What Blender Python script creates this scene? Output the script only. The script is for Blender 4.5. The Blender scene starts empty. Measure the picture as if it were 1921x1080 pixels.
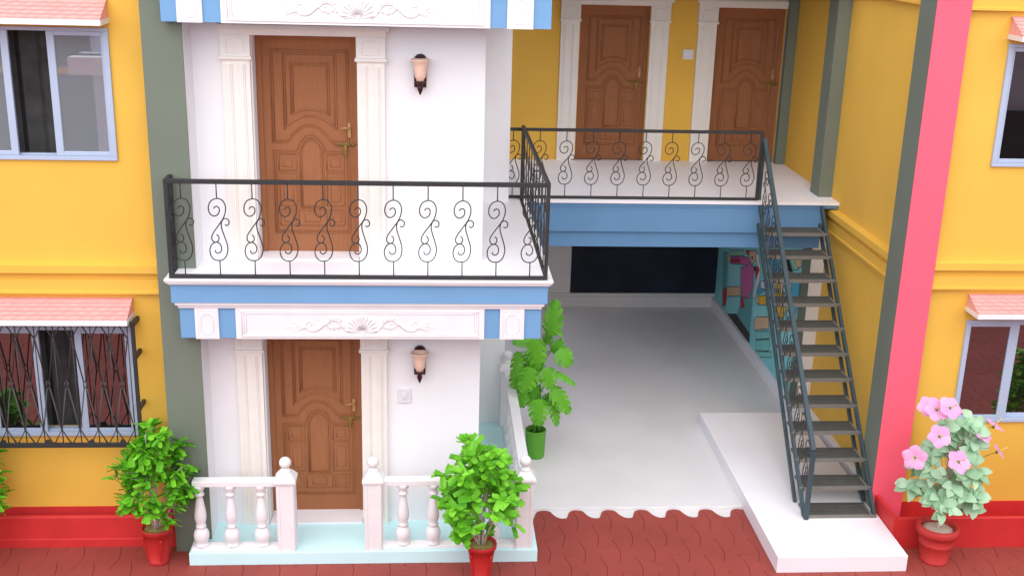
import bpy, math, random
from mathutils import Vector, Matrix, noise
R = math.radians
PI = math.pi
sc = bpy.context.scene
col = sc.collection

# ------------------------------------------------------------------ materials
def _mat(name):
    m = bpy.data.materials.new(name); m.use_nodes = True
    nt = m.node_tree
    return m, nt, nt.nodes['Principled BSDF']

def paint(name, c, rough=.6, var=.10, scale=3.0, bump=.04, bscale=60.0, spec=.3, metal=0.0, stain=0.0):
    """painted / plastered surface: broad soft mottling, fine grain bump"""
    m, nt, b = _mat(name)
    N = nt.nodes; L = nt.links
    tc = N.new('ShaderNodeTexCoord')
    n1 = N.new('ShaderNodeTexNoise'); n1.inputs['Scale'].default_value = scale; n1.inputs['Detail'].default_value = 6
    L.new(tc.outputs['Object'], n1.inputs['Vector'])
    r = N.new('ShaderNodeValToRGB')
    r.color_ramp.elements[0].position = .3; r.color_ramp.elements[1].position = .7
    r.color_ramp.elements[0].color = (c[0]*(1-var), c[1]*(1-var), c[2]*(1-var), 1)
    r.color_ramp.elements[1].color = (min(1, c[0]*(1+var*.6)), min(1, c[1]*(1+var*.6)), min(1, c[2]*(1+var*.6)), 1)
    L.new(n1.outputs['Fac'], r.inputs['Fac'])
    L.new(r.outputs['Color'], b.inputs['Base Color'])
    b.inputs['Roughness'].default_value = rough
    b.inputs['Specular IOR Level'].default_value = spec
    b.inputs['Metallic'].default_value = metal
    if bump:
        n2 = N.new('ShaderNodeTexNoise'); n2.inputs['Scale'].default_value = bscale; n2.inputs['Detail'].default_value = 4
        L.new(tc.outputs['Object'], n2.inputs['Vector'])
        bp = N.new('ShaderNodeBump'); bp.inputs['Strength'].default_value = bump; bp.inputs['Distance'].default_value = .02
        L.new(n2.outputs['Fac'], bp.inputs['Height']); L.new(bp.outputs['Normal'], b.inputs['Normal'])
    return m

def wood(name, c):
    m, nt, b = _mat(name); N = nt.nodes; L = nt.links
    tc = N.new('ShaderNodeTexCoord'); mp = N.new('ShaderNodeMapping'); mp.inputs['Scale'].default_value = (9, 9, .9)
    L.new(tc.outputs['Object'], mp.inputs['Vector'])
    n = N.new('ShaderNodeTexNoise'); n.inputs['Scale'].default_value = 5; n.inputs['Detail'].default_value = 8
    L.new(mp.outputs['Vector'], n.inputs['Vector'])
    r = N.new('ShaderNodeValToRGB')
    r.color_ramp.elements[0].position = .35; r.color_ramp.elements[1].position = .68
    r.color_ramp.elements[0].color = (c[0]*.96, c[1]*.955, c[2]*.95, 1); r.color_ramp.elements[1].color = (c[0]*1.07, c[1]*1.08, c[2]*1.1, 1)
    L.new(n.outputs['Fac'], r.inputs['Fac']); L.new(r.outputs['Color'], b.inputs['Base Color'])
    b.inputs['Roughness'].default_value = .7; b.inputs['Specular IOR Level'].default_value = .15
    return m

def glass(name, dark, refl):
    m, nt, b = _mat(name); N = nt.nodes; L = nt.links
    N.remove(b)
    out = N['Material Output']
    d = N.new('ShaderNodeBsdfDiffuse'); d.inputs['Color'].default_value = (*dark, 1)
    g = N.new('ShaderNodeBsdfGlossy'); g.inputs['Roughness'].default_value = .01; g.inputs['Color'].default_value = (.95, .95, .97, 1)
    mx = N.new('ShaderNodeMixShader'); mx.inputs['Fac'].default_value = refl
    L.new(d.outputs[0], mx.inputs[1]); L.new(g.outputs[0], mx.inputs[2]); L.new(mx.outputs[0], out.inputs['Surface'])
    return m

def leafmat(name, c, c2, rough=.4, trans=.25):
    m, nt, b = _mat(name); N = nt.nodes; L = nt.links
    g = N.new('ShaderNodeNewGeometry'); r = N.new('ShaderNodeValToRGB')
    r.color_ramp.elements[0].color = (*c, 1); r.color_ramp.elements[1].color = (*c2, 1)
    L.new(g.outputs['Random Per Island'], r.inputs['Fac']); L.new(r.outputs['Color'], b.inputs['Base Color'])
    b.inputs['Roughness'].default_value = rough; b.inputs['Specular IOR Level'].default_value = .3
    tl = N.new('ShaderNodeBsdfTranslucent'); L.new(r.outputs['Color'], tl.inputs['Color'])
    mx = N.new('ShaderNodeMixShader'); mx.inputs['Fac'].default_value = trans
    out = N['Material Output']
    L.new(b.outputs[0], mx.inputs[1]); L.new(tl.outputs[0], mx.inputs[2]); L.new(mx.outputs[0], out.inputs['Surface'])
    return m

M = {}
M['yellow'] = paint('yellow wall paint', (.79, .47, .072), .7, .05, 1.3, .05)
M['green'] = paint('grey green wall paint', (.165, .195, .152), .7, .06, 1.5, .05)
M['pink'] = paint('pink wall paint', (.96, .125, .19), .65, .03, 1.5, .04)
M['red'] = paint('red plinth paint', (.60, .032, .032), .55, .10, 4, .05)
M['white'] = paint('white wall paint', (.84, .84, .85), .65, .03, 1.2, .04)
M['trim'] = paint('white plaster trim', (.82, .805, .82), .5, .03, 6, .03)
M['cream'] = paint('cream plaster trim', (.83, .795, .74), .5, .03, 6, .03)
M['blue'] = paint('sky blue paint', (.17, .36, .60), .6, .05, 2, .04)
M['blue2'] = paint('shaded blue paint', (.125, .275, .47), .6, .05, 2, .04)  # the balcony blue again, with the terrace shade mixed into the colour
M['cyan'] = paint('pale aqua floor paint', (.60, .88, .90), .4, .04, 2, .03)
M['slab'] = paint('white terrace floor', (.86, .84, .87), .5, .04, 1.2, .03)
M['screed'] = paint('grey floor screed', (.71, .695, .695), .65, .07, .9, .05, 30)
M['greywall'] = paint('pale grey plaster', (.72, .71, .71), .7, .08, 1, .05)  # even pale grey of the plaster itself
M['door'] = wood('brown door wood', (.318, .130, .058))
M['brass'] = paint('brass', (.50, .29, .12), .4, .08, 10, 0, metal=.2)
M['oldbrass'] = paint('dull brass', (.26, .19, .045), .45, .1, 10, 0, metal=.3)
M['iron'] = paint('black painted iron', (.035, .036, .037), .5, .15, 12, .05, 90)
M['grille'] = paint('dark grey grille iron', (.062, .058, .058), .5, .15, 12, .05, 90)
M['steel'] = paint('blue grey painted steel', (.044, .070, .082), .5, .10, 8, .05, 90)
M['tread'] = paint('grey stair tread', (.088, .087, .078), .7, .14, 8, .08, 120)
M['nosing'] = paint('light stair nosing', (.20, .19, .168), .65, .1, 8, .05, 90)
M['awning'] = paint('pink awning tile', (.82, .40, .375), .55, .08, 9, .05)
M['awntrim'] = paint('white awning trim', (.8, .8, .82), .5, .03, 6, .02)
M['frame'] = paint('pale blue window frame', (.42, .50, .64), .4, .04, 6, .02)
M['pane_low'] = glass('lower window glass', (.008, .006, .007), .27)
M['pane_up'] = glass('upper window glass', (.29, .32, .36), .50)  # pale diffuse base paints in part of the bright reflection
M['dark'] = paint('dark room interior', (.028, .028, .029), .8, .3, 3, 0)
M['curtain'] = paint('dark grey curtain', (.11, .11, .112), .9, .25, 6, .1)
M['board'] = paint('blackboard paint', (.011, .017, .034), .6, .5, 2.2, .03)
M['maroon'] = paint('dark maroon lacquer', (.045, .008, .010), .3, .1, 10, 0)
M['shade'] = paint('peach lamp glass', (.84, .58, .45), .35, .03, 10, 0)
M['plastic'] = paint('white switch plastic', (.74, .74, .77), .35, .02, 10, 0)
M['potred'] = paint('red plant pot', (.50, .028, .025), .4, .08, 8, .03)
M['potclay'] = paint('red clay pot', (.50, .040, .035), .6, .10, 8, .05)
M['potgreen'] = paint('green plant pot', (.10, .34, .03), .45, .08, 8, .03)
M['soil'] = paint('straw coloured soil', (.36, .30, .10), .9, .35, 25, .4, 60)
M['soil2'] = paint('pale sandy soil', (.58, .47, .40), .9, .12, 20, .3, 60)
M['soil3'] = paint('green mossy soil', (.045, .16, .015), .9, .2, 20, .3, 60)
M['twig'] = paint('pale twig bark', (.62, .52, .47), .7, .1, 20, 0)
M['greenstem'] = paint('green stem', (.07, .25, .02), .5, .1, 10, 0)
M['leaf'] = leafmat('bright green leaf', (.085, .37, .012), (.24, .66, .04), .45, .2)
M['monst'] = leafmat('monstera leaf', (.075, .33, .015), (.17, .52, .035), .4, .15)
M['mint'] = leafmat('pale mint leaf', (.29, .53, .31), (.50, .74, .50), .5, .2)
M['petal'] = leafmat('pink petal', (.86, .40, .68), (.90, .50, .76), .6, .25)
M['stamen'] = paint('yellow stamen', (.85, .62, .18), .6, .1, 10, 0)
M['paver'] = paint('red paver', (.30, .058, .045), .65, .12, 1.7, .08, 70)
M['ground'] = paint('dark red bedding', (.19, .04, .03), .9, .2, 2, .1)
M['teal'] = paint('teal mural wall', (.27, .72, .75), .65, .08, 2, .04)
MUR = {'teal2': (.34, .80, .82), 'bluegreen': (.09, .42, .62), 'mint': (.32, .66, .48), 'aqua': (.25, .68, .64), 'pink': (.62, .17, .40),
       'red': (.62, .05, .06), 'skin': (.80, .55, .34), 'white': (.82, .82, .83), 'yellow': (.85, .55, .06), 'dark': (.035, .025, .03), 'olive': (.055, .065, .045), 'teal3': (.15, .43, .45)}
for k_, c_ in MUR.items(): M['m_' + k_] = paint('mural ' + k_, c_, .65, .06, 3, .03)
M['slate'] = paint('slate blue wall', (.62, .66, .74), .7, .05, 1.5, .05)
M['roof'] = paint('dark roof', (.05, .05, .045), .8, .2, 3, .1)

# ------------------------------------------------------------------ mesh builder
class MB:
    def __init__(s): s.v = []; s.f = []; s.mi = []; s.mats = []; s.sm = []
    def _m(s, m):
        if m is None: return 0
        if m not in s.mats: s.mats.append(m)
        return s.mats.index(m)
    def add(s, vs, fs, m=None, smooth=False):
        o = len(s.v); s.v += [tuple(x) for x in vs]; i = s._m(m)
        for f in fs:
            s.f.append([o + k for k in f]); s.mi.append(i); s.sm.append(smooth)
        return s
    def box(s, x0, x1, y0, y1, z0, z1, m=None):
        return s.add([(x0,y0,z0),(x1,y0,z0),(x1,y1,z0),(x0,y1,z0),(x0,y0,z1),(x1,y0,z1),(x1,y1,z1),(x0,y1,z1)],
                     [(3,2,1,0),(4,5,6,7),(0,1,5,4),(1,2,6,5),(2,3,7,6),(3,0,4,7)], m)
    def bar(s, a, b, w, h, m=None, up=(0,0,1)):
        """box beam from a to b, width w (sideways), height h"""
        a = Vector(a); b = Vector(b); d = (b - a).normalized(); up = Vector(up)
        sd = d.cross(up)
        if sd.length < 1e-4: sd = d.cross(Vector((0,1,0)))
        sd.normalize(); u = sd.cross(d).normalized()
        vs = []
        for p in (a, b):
            for i, j in ((-1,-1),(1,-1),(1,1),(-1,1)): vs.append(p + sd*(w/2*i) + u*(h/2*j))
        return s.add(vs, [(3,2,1,0),(4,5,6,7),(0,1,5,4),(1,2,6,5),(2,3,7,6),(3,0,4,7)], m)
    def tube(s, pts, r, n=6, m=None, r2=None, smooth=True, cap=True):
        P = [Vector(p) for p in pts]; k = len(P); o = []; nrm = None
        for i, p in enumerate(P):
            t = (P[min(i+1, k-1)] - P[max(i-1, 0)])
            if t.length < 1e-9: t = Vector((0,0,1))
            t.normalize()
            if nrm is None:
                nrm = t.orthogonal().normalized()
            else:
                nrm = (nrm - t*nrm.dot(t))
                nrm = nrm.normalized() if nrm.length > 1e-6 else t.orthogonal().normalized()
            bn = t.cross(nrm); rr = r if r2 is None else r + (r2 - r)*i/(k-1)
            for j in range(n):
                a = 2*PI*j/n; o.append(p + nrm*(math.cos(a)*rr) + bn*(math.sin(a)*rr))
        fs = []
        for i in range(k-1):
            for j in range(n):
                fs.append((i*n+j, i*n+(j+1)%n, (i+1)*n+(j+1)%n, (i+1)*n+j))
        if cap: fs += [tuple(range(n-1, -1, -1)), tuple(range((k-1)*n, k*n))]
        return s.add(o, fs, m, smooth)
    def lathe(s, prof, c=(0,0,0), n=20, m=None, smooth=True):
        vs = []; fs = []; k = len(prof)
        for r, z in prof:
            for j in range(n):
                a = 2*PI*j/n; vs.append((c[0]+math.cos(a)*r, c[1]+math.sin(a)*r, c[2]+z))
        for i in range(k-1):
            for j in range(n): fs.append((i*n+j, i*n+(j+1)%n, (i+1)*n+(j+1)%n, (i+1)*n+j))
        fs.append(tuple(range(n-1,-1,-1))); fs.append(tuple(range((k-1)*n, k*n)))
        return s.add(vs, fs, m, smooth)
    def prism(s, prof, axis, a, b, m=None):
        """profile = list of 2D points, extruded along axis 'x' (profile y,z) or 'y' (profile x,z) from a to b"""
        n = len(prof); vs = []
        for t in (a, b):
            for p, q in prof: vs.append((t, p, q) if axis == 'x' else (p, t, q))
        fs = [(i, (i+1)%n, n+(i+1)%n, n+i) for i in range(n)] + [tuple(range(n-1,-1,-1)), tuple(range(n, 2*n))]
        return s.add(vs, fs, m)
    def build(s, name, mat, parent=None, bevel=0, loc=None):
        me = bpy.data.meshes.new(name); me.from_pydata(s.v, [], s.f)
        mats = s.mats if s.mats else [mat]
        if s.mats and mat is not None and mat not in mats: pass
        for m in mats: me.materials.append(m)
        for p, i, q in zip(me.polygons, s.mi, s.sm): p.material_index = i; p.use_smooth = q
        import bmesh
        bm = bmesh.new(); bm.from_mesh(me); bmesh.ops.recalc_face_normals(bm, faces=bm.faces); bm.to_mesh(me); bm.free()
        o = bpy.data.objects.new(name, me); col.objects.link(o)
        if parent: o.parent = parent
        if loc: o.location = loc
        if bevel:
            md = o.modifiers.new('bevel', 'BEVEL'); md.width = bevel; md.segments = 2; md.limit_method = 'ANGLE'; md.angle_limit = R(40)
            md.harden_normals = False
        return o

def tag(o, label=None, cat=None, group=None, kind=None):
    if label: o['label'] = label
    if cat: o['category'] = cat
    if group: o['group'] = group
    if kind: o['kind'] = kind
    return o
def empty(name, label, cat, loc=(0,0,0), group=None, rz=0):
    o = bpy.data.objects.new(name, None); col.objects.link(o); o.location = loc; o.rotation_euler = (0,0,rz)
    o.empty_display_size = .1
    return tag(o, label, cat, group)
def copy_tree(o, parent=None):
    c = o.copy(); col.objects.link(c)
    if parent: c.parent = parent
    for ch in list(o.children): copy_tree(ch, c)
    return c
def smooth_path(pts, k=5):
    P = [Vector(p) for p in pts]; out = []
    for i in range(len(P)-1):
        p0 = P[max(i-1,0)]; p1 = P[i]; p2 = P[i+1]; p3 = P[min(i+2,len(P)-1)]
        for j in range(k):
            t = j/k
            out.append(.5*((2*p1)+(p2-p0)*t+(2*p0-5*p1+4*p2-p3)*t*t+(3*p1-p0-3*p2+p3)*t**3))
    out.append(P[-1]); return out

# ------------------------------------------------------------------ camera, light
CAM = dict(f=2166.94, pi=.3071, ya=.0737, ro=.0272, c=(3.1548, -10.1936, 6.0924))
def make_camera():
    cd = bpy.data.cameras.new('camera'); o = bpy.data.objects.new('camera', cd); col.objects.link(o)
    pi_, ya, ro = CAM['pi'], CAM['ya'], CAM['ro']
    fw = Vector((math.sin(ya)*math.cos(pi_), math.cos(ya)*math.cos(pi_), -math.sin(pi_)))
    r = Vector((math.cos(ya), -math.sin(ya), 0)); u = r.cross(fw)
    r2 = r*math.cos(ro) + u*math.sin(ro); u2 = -r*math.sin(ro) + u*math.cos(ro)
    m = Matrix((r2, u2, -fw)).transposed().to_4x4(); m.translation = Vector(CAM['c'])
    o.matrix_world = m
    cd.sensor_fit = 'HORIZONTAL'; cd.sensor_width = 36; cd.lens = CAM['f']/1921*36
    cd.clip_start = .1; cd.clip_end = 2000
    sc.camera = o
make_camera()
SUN_EL, SUN_AZ = 50, 188      # azimuth measured clockwise from +Y (straight behind the camera = 180)
w = bpy.data.worlds.new('World'); sc.world = w; w.use_nodes = True
nt = w.node_tree; bg = nt.nodes['Background']
sky = nt.nodes.new('ShaderNodeTexSky'); sky.sky_type = 'NISHITA'; sky.sun_disc = False
sky.sun_elevation = R(SUN_EL); sky.sun_rotation = R(SUN_AZ); sky.air_density = .7; sky.dust_density = 1.5; sky.ozone_density = 1.5
nt.links.new(sky.outputs[0], bg.inputs['Color']); bg.inputs['Strength'].default_value = .15
sd = bpy.data.lights.new('sun', 'SUN'); so = bpy.data.objects.new('sun', sd); col.objects.link(so)
sd.energy = 4.85; sd.angle = R(115); sd.color = (1, .965, .94)
dirv = Vector((math.sin(R(SUN_AZ))*math.cos(R(SUN_EL)), math.cos(R(SUN_AZ))*math.cos(R(SUN_EL)), math.sin(R(SUN_EL))))
so.rotation_euler = dirv.to_track_quat('Z', 'Y').to_euler(); so.location = (3, -12, 14)
sc.view_settings.view_transform = 'Standard'; sc.view_settings.look = 'None'; sc.view_settings.exposure = 0; sc.view_settings.gamma = 1
sc.render.engine = 'CYCLES'
sc.cycles.use_denoising = True
sc.cycles.max_bounces = 12; sc.cycles.diffuse_bounces = 9

# ------------------------------------------------------------------ ground
g = MB().add([(-600,-600,-.03),(600,-600,-.03),(600,600,-.03),(-600,600,-.03)], [(0,1,2,3)]).build('ground', M['ground'])
tag(g, kind='structure')
cy = MB().box(-60, 60, -60, -12.2, -.029, -.004).build('unseen_bounce_slab', M['screed']); tag(cy, kind='structure')  # pale slab added out of view, bounces light up onto the house fronts
WV = [(0,-.066),(.015,-.03),(.05,.015),(.11,.05),(.2,.071),(.3,.076),(.4,.07),(.485,.058),(.5,.064),(.515,.045),(.56,.008),(.63,-.034),(.72,-.064),(.82,-.078),(.92,-.075),(1,-.066)]
def wave(t):
    t = t - math.floor(t)
    for (a, p), (b, q) in zip(WV, WV[1:]):
        if t <= b: return 1.2*(p + (q-p)*(t-a)/(b-a))
    return 1.2*WV[-1][1]
PP, PH = .357, .318
def pavers():
    mb = MB(); rnd = random.Random(5)
    nr = 41
    for j in range(nr):
        yt, yb = .910 - PH*j, .910 - PH*(j+1)
        pt, pb = 4.995 + (j % 2)*PP/2, 4.995 + ((j+1) % 2)*PP/2
        jx = pt + .055
        far = max(0, j-6)*.5
        i0 = int((-3.2 - far - jx)/PP); i1 = int((11.6 + far*1.2 - jx)/PP); ns = 22 if j < 14 else 12
        for i in range(i0, i1):
            xl = jx + i*PP; xr = xl + PP
            if yt > .3 and xl > 8.0: continue
            if yt > .65 and xr < .6: continue
            ts = [k/ns for k in range(ns+1)]
            top = [(xl+PP*t, yt + wave((xl+PP*t-pt)/PP)) for t in ts]
            bot = [(xl+PP*t, yb + wave((xl+PP*t-pb)/PP)) for t in ts]
            def joint(p, q):
                o = []
                for k in range(1, 8):
                    t = k/8
                    o.append((p[0]+(q[0]-p[0])*t + .045*math.sin(PI*min(1, t*1.0)), p[1]+(q[1]-p[1])*t))
                return o
            poly = top + joint(top[-1], bot[-1]) + bot[::-1] + joint(top[0], bot[0])[::-1]
            cx = sum(p[0] for p in poly)/len(poly); cy = sum(p[1] for p in poly)/len(poly)
            sgx, sgy = 1 - .0026/PP, 1 - .0026/PH
            dz = rnd.uniform(-.0012, .0012)
            tl = [((p[0]-cx)*sgx+cx, (p[1]-cy)*sgy+cy) for p in poly]
            t2 = [((p[0]-cx)*(sgx-.008)+cx, (p[1]-cy)*(sgy-.008)+cy) for p in poly]
            n = len(poly)
            vs = [(a, b, -.024) for a, b in tl] + [(a, b, -.004+dz) for a, b in tl] + [(a, b, dz) for a, b in t2]
            fs = [(k, (k+1)%n, n+(k+1)%n, n+k) for k in range(n)] + [(n+k, n+(k+1)%n, 2*n+(k+1)%n, 2*n+k) for k in range(n)]
            fs.append(tuple(range(2*n, 3*n)))
            mb.add(vs, fs)
    o = mb.build('red_pavement', M['paver']); tag(o, kind='structure')
pavers()
cf = MB()
cf.box(4.19, 8.2, 1.012, 8.0, -.02, .022)
cf.box(4.19, 6.7, .74, 1.009, -.028, -.012)
tag(cf.build('carport_floor', M['screed'], bevel=.006), kind='structure')

# ------------------------------------------------------------------ helpers for buildings
def wall_with_holes(mb, x0, x1, y0, y1, z0, z1, holes, m=None):
    """front-facing wall as butted boxes around holes = (xa, xb, za, zb), holes sorted by x, stacked holes share xa, xb"""
    cols = sorted({(h[0], h[1]) for h in holes}); x = x0
    for a, b in cols:
        mb.box(x, a, y0, y1, z0, z1, m)
        z = z0
        for h in sorted([h for h in holes if (h[0], h[1]) == (a, b)], key=lambda h: h[2]):
            if h[2] > z + 1e-4: mb.box(a, b, y0, y1, z, h[2], m)
            z = h[3]
        if z < z1: mb.box(a, b, y0, y1, z, z1, m)
        x = b
    mb.box(x, x1, y0, y1, z0, z1, m)
    return mb

WD, HD = .936, 2.10
def bead(mb, pts, y, r=.0085, closed=False):
    P = [Vector((p[0], y, p[1])) for p in pts]
    if closed: P.append(P[0])
    out = []
    for a, b in zip(P, P[1:]):
        mb.bar(a, b, r*2.1, r*2, None, up=(0,1,0)) if False else None
    mb.tube(P, r*.88, 6, None)
def rect(u0, u1, v0, v1): return [(u0,v0),(u1,v0),(u1,v1),(u0,v1)]
def arc(u0, u1, v0, vp, n=12, pw=1.0):
    return [(u0+(u1-u0)*k/n, v0+(vp-v0)*math.sin(PI*k/n)**pw) for k in range(n+1)]

def make_door(house, x, y, z):
    """leaf front at y; carved relief as half round beads"""
    W_, H_ = WD, HD
    mb = MB()
    mb.box(x, x+W_, y, y+.05, z, z+H_)
    # jamb frame strips
    mb.box(x, x+.05*W_, y-.02, y-.0005, z, z+H_); mb.box(x+.957*W_, x+W_, y-.02, y-.0005, z, z+H_)
    mb.box(x+.0505*W_, x+.9565*W_, y-.02, y-.0005, z+.979*H_, z+H_)
    def U(p): return [(x+a*W_, z+b*H_) for a, b in p]
    yy = y - .002
    def line(p, r=.009, closed=False): bead(mb, U(p), yy, r, closed)
    def dbl(p, closed=False, r=.009, d=.014):
        line(p, r, closed)
    # upper field
    for d in (0, .022):
        line([(.135+d,.517+d*.45),(.135+d,.93-d*.45),(.90-d,.93-d*.45),(.90-d,.517+d*.45),(.735,.517+d*.45)] + arc(.715,.295,.523+d*.45,.592+d*.45,14,.8) + [(.275,.517+d*.45),(.135+d,.517+d*.45)], .008)
        line([(.255+d,.577+d*.6),(.255+d,.918-d*.45),(.78-d,.918-d*.45),(.78-d,.577+d*.6)] + arc(.765-d,.27+d,.585+d*.5,.636+d*.3,14,.8) + [(.255+d,.577+d*.6)], .0085)
        line([(.33+d,.642+d*.5),(.33+d,.872-d*.45),(.71-d,.872-d*.45),(.71-d,.642+d*.5)] + arc(.70-d,.34+d,.645+d*.5,.665+d*.3,10,.9) + [(.33+d,.642+d*.5)], .0085)
    # lower field outline following the arched centre panel
    for d in (0, .024):
        line([(.135+d,.097+d*.45),(.135+d,.480-d*.45),(.355+d*.7,.480-d*.45)] + arc(.375+d*.6,.66-d*.6,.486-d*.4,.556-d*.45,14,.7) + [(.68-d*.7,.480-d*.45),(.90-d,.480-d*.45),(.90-d,.097+d*.45),(.135+d,.097+d*.45)], .0085)
    for d in (0, .018):
        line([(.40+d,.217+d*.4),(.40+d,.48)] + arc(.40+d,.635-d,.485,.538-d*.45,12,.75)[1:] + [(.635-d,.217+d*.4),(.40+d,.217+d*.4)], .008)
    boxes = [(.19,.365,.39,.462),(.67,.845,.39,.462),(.19,.365,.225,.377),(.67,.845,.225,.377),(.19,.345,.133,.205),(.375,.66,.133,.205),(.69,.845,.133,.205)]
    for a, b, c, d_ in boxes:
        line(rect(a, b, c, d_), .007, True)
        du = (b-a)*.24; dv = min((d_-c)*.26, .022)
        line(rect(a+du, b-du, c+dv, d_-dv), .007, True)
        mb.box(x+(a+du*1.05)*W_, x+(b-du*1.05)*W_, y-.006, y-.001, z+(c+dv*1.05)*H_, z+(d_-dv*1.05)*H_)
    o = mb.build('door', M['door'], house)
    h = MB()
    hx, hz = x+.905*W_, z+.578*H_
    h.prism([(hx-.015,hz-.062),(hx,hz-.078),(hx+.015,hz-.062),(hx+.015,hz+.055),(hx,hz+.07),(hx-.015,hz+.055)], 'y', y-.014, y-.0015)
    h.tube([(hx,y-.01,hz+.022),(hx,y-.05,hz+.022)], .009, 8); h.tube([(hx+.004,y-.05,hz+.022),(hx-.04,y-.052,hz+.024),(hx-.075,y-.05,hz+.018)], .008, 8)
    h.build('door_handle', M['brass'], o)
    l = MB(); lx, lz = x+.865*W_, z+.512*H_
    l.box(lx-.085, lx+.09, y-.024, y-.0125, lz-.006, lz+.012)
    l.tube([(lx-.105,y-.026,lz+.003),(lx+.105,y-.026,lz+.003)], .0065, 8)
    for q in (-.07,-.045,-.02,.045,.075): l.tube([(lx+q-.006,y-.026,lz+.003),(lx+q+.006,y-.026,lz+.003)], .0115, 8)
    l.prism([(lx-.017,lz-.004),(lx+.017,lz-.004),(lx+.015,lz-.045),(lx+.007,lz-.062),(lx+.010,lz-.09),(lx,lz-.118),(lx-.010,lz-.09),(lx-.007,lz-.062),(lx-.015,lz-.045)], 'y', y-.03, y-.0015)
    l.build('door_latch', M['oldbrass'], o)
    return o

def make_surround(house, x, wall_y, z, right=True, cap=True, mat='cream', top=HD+.005):
    """fluted pilasters with square capitals and a flat head, around a door whose leaf starts at x"""
    p = .055; y0 = wall_y - p; s = MB()
    for px in ([x-.268, x+WD+.01] if right else [x-.268]):
        w_ = .25
        s.box(px, px+w_, y0, wall_y-.001, z+.002, z+1.885)
        for a, b in ((.16,.36),(.62,.82)):
            s.box(px+a*w_, px+b*w_, y0-.012, y0-.0005, z+.06, z+1.845)
            s.box(px+(a+.06)*w_, px+(b-.06)*w_, y0-.02, y0-.0125, z+.065, z+1.84)
        s.box(px-.02, px+w_+.02, y0-.03, wall_y-.001, z+1.886, z+1.915)
        s.box(px-.008, px+w_+.008, y0-.014, wall_y-.001, z+1.9155, z+HD+.004)
        pts = [(px+.045, z+1.945),(px+.045, z+2.04)] + [(px+w_/2-math.cos(PI*k/8)*(w_/2-.045), z+2.04+math.sin(PI*k/8)*.032) for k in range(1,8)] + [(px+w_-.045, z+2.04),(px+w_-.045, z+1.945)]
        bead(s, pts, y0-.015, .006, True)
    xr = x+WD+.275 if right else x+WD
    s.box(x-.275, xr, y0-.012, wall_y-.001, z+HD+.0045, z+HD+.055)
    s.box(x-.30, xr+(.03 if right else 0), y0-.035, wall_y-.001, z+HD+.0555, z+HD+.10)
    s.box(x-.275, xr, y0-.005, wall_y-.001, z+HD+.1005, z+HD+.115)
    return s.build('door_surround', M[mat], house, bevel=.004)

# ------------------------------------------------------------------ white centre house
wh = empty('white_house', 'white two storey house with blue bands, carved brown doors and an aqua porch floor', 'house', (2.3,1.5,0))
wh.location = (0,0,0)
YA, XA0, XA1 = .56, .99, 3.648
ZF, ZP = 2.955, .136
D0 = 1.530
mb = MB()
wall_with_holes(mb, XA0, XA1, YA, .86, 0, 9, [(D0-.004, D0+WD+.004, ZP, ZP+HD+.004), (D0-.004, D0+WD+.004, ZF, ZF+HD+.004)])
mb.box(XA0, XA1-.3, .861, 3.0, 0, 9)                    # core
mb.box(XA1-.298, XA1, .861, 3.02, 0, 9)
mb.box(XA1-.3, 4.06, 3.021, 3.30, 0, 9)                 # deeper wall on the right
mb.box(3.8, 4.06, 3.301, 3.6, 0, 2.5); mb.box(3.8, 4.06, 7.5, 7.87, 0, 2.5)   # carport side piers; unseen wall between left out to let light in
mb.build('wall', M['white'], wh)
for z in (ZP, ZF):
    make_door(wh, D0, .775, z)
    make_surround(wh, D0, YA, z)
# porch floor
MB().box(.812, 4.23, -.054, 3.02, 0, ZP).build('porch_floor', M['cyan'], wh, bevel=.006)
MB().box(D0, D0+WD, .50, .774, ZP+.001, ZP+.022).build('threshold', M['slab'], wh)
MB().box(D0, D0+WD, .50, .774, ZF+.001, ZF+.018).build('threshold', M['slab'], wh)

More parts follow.
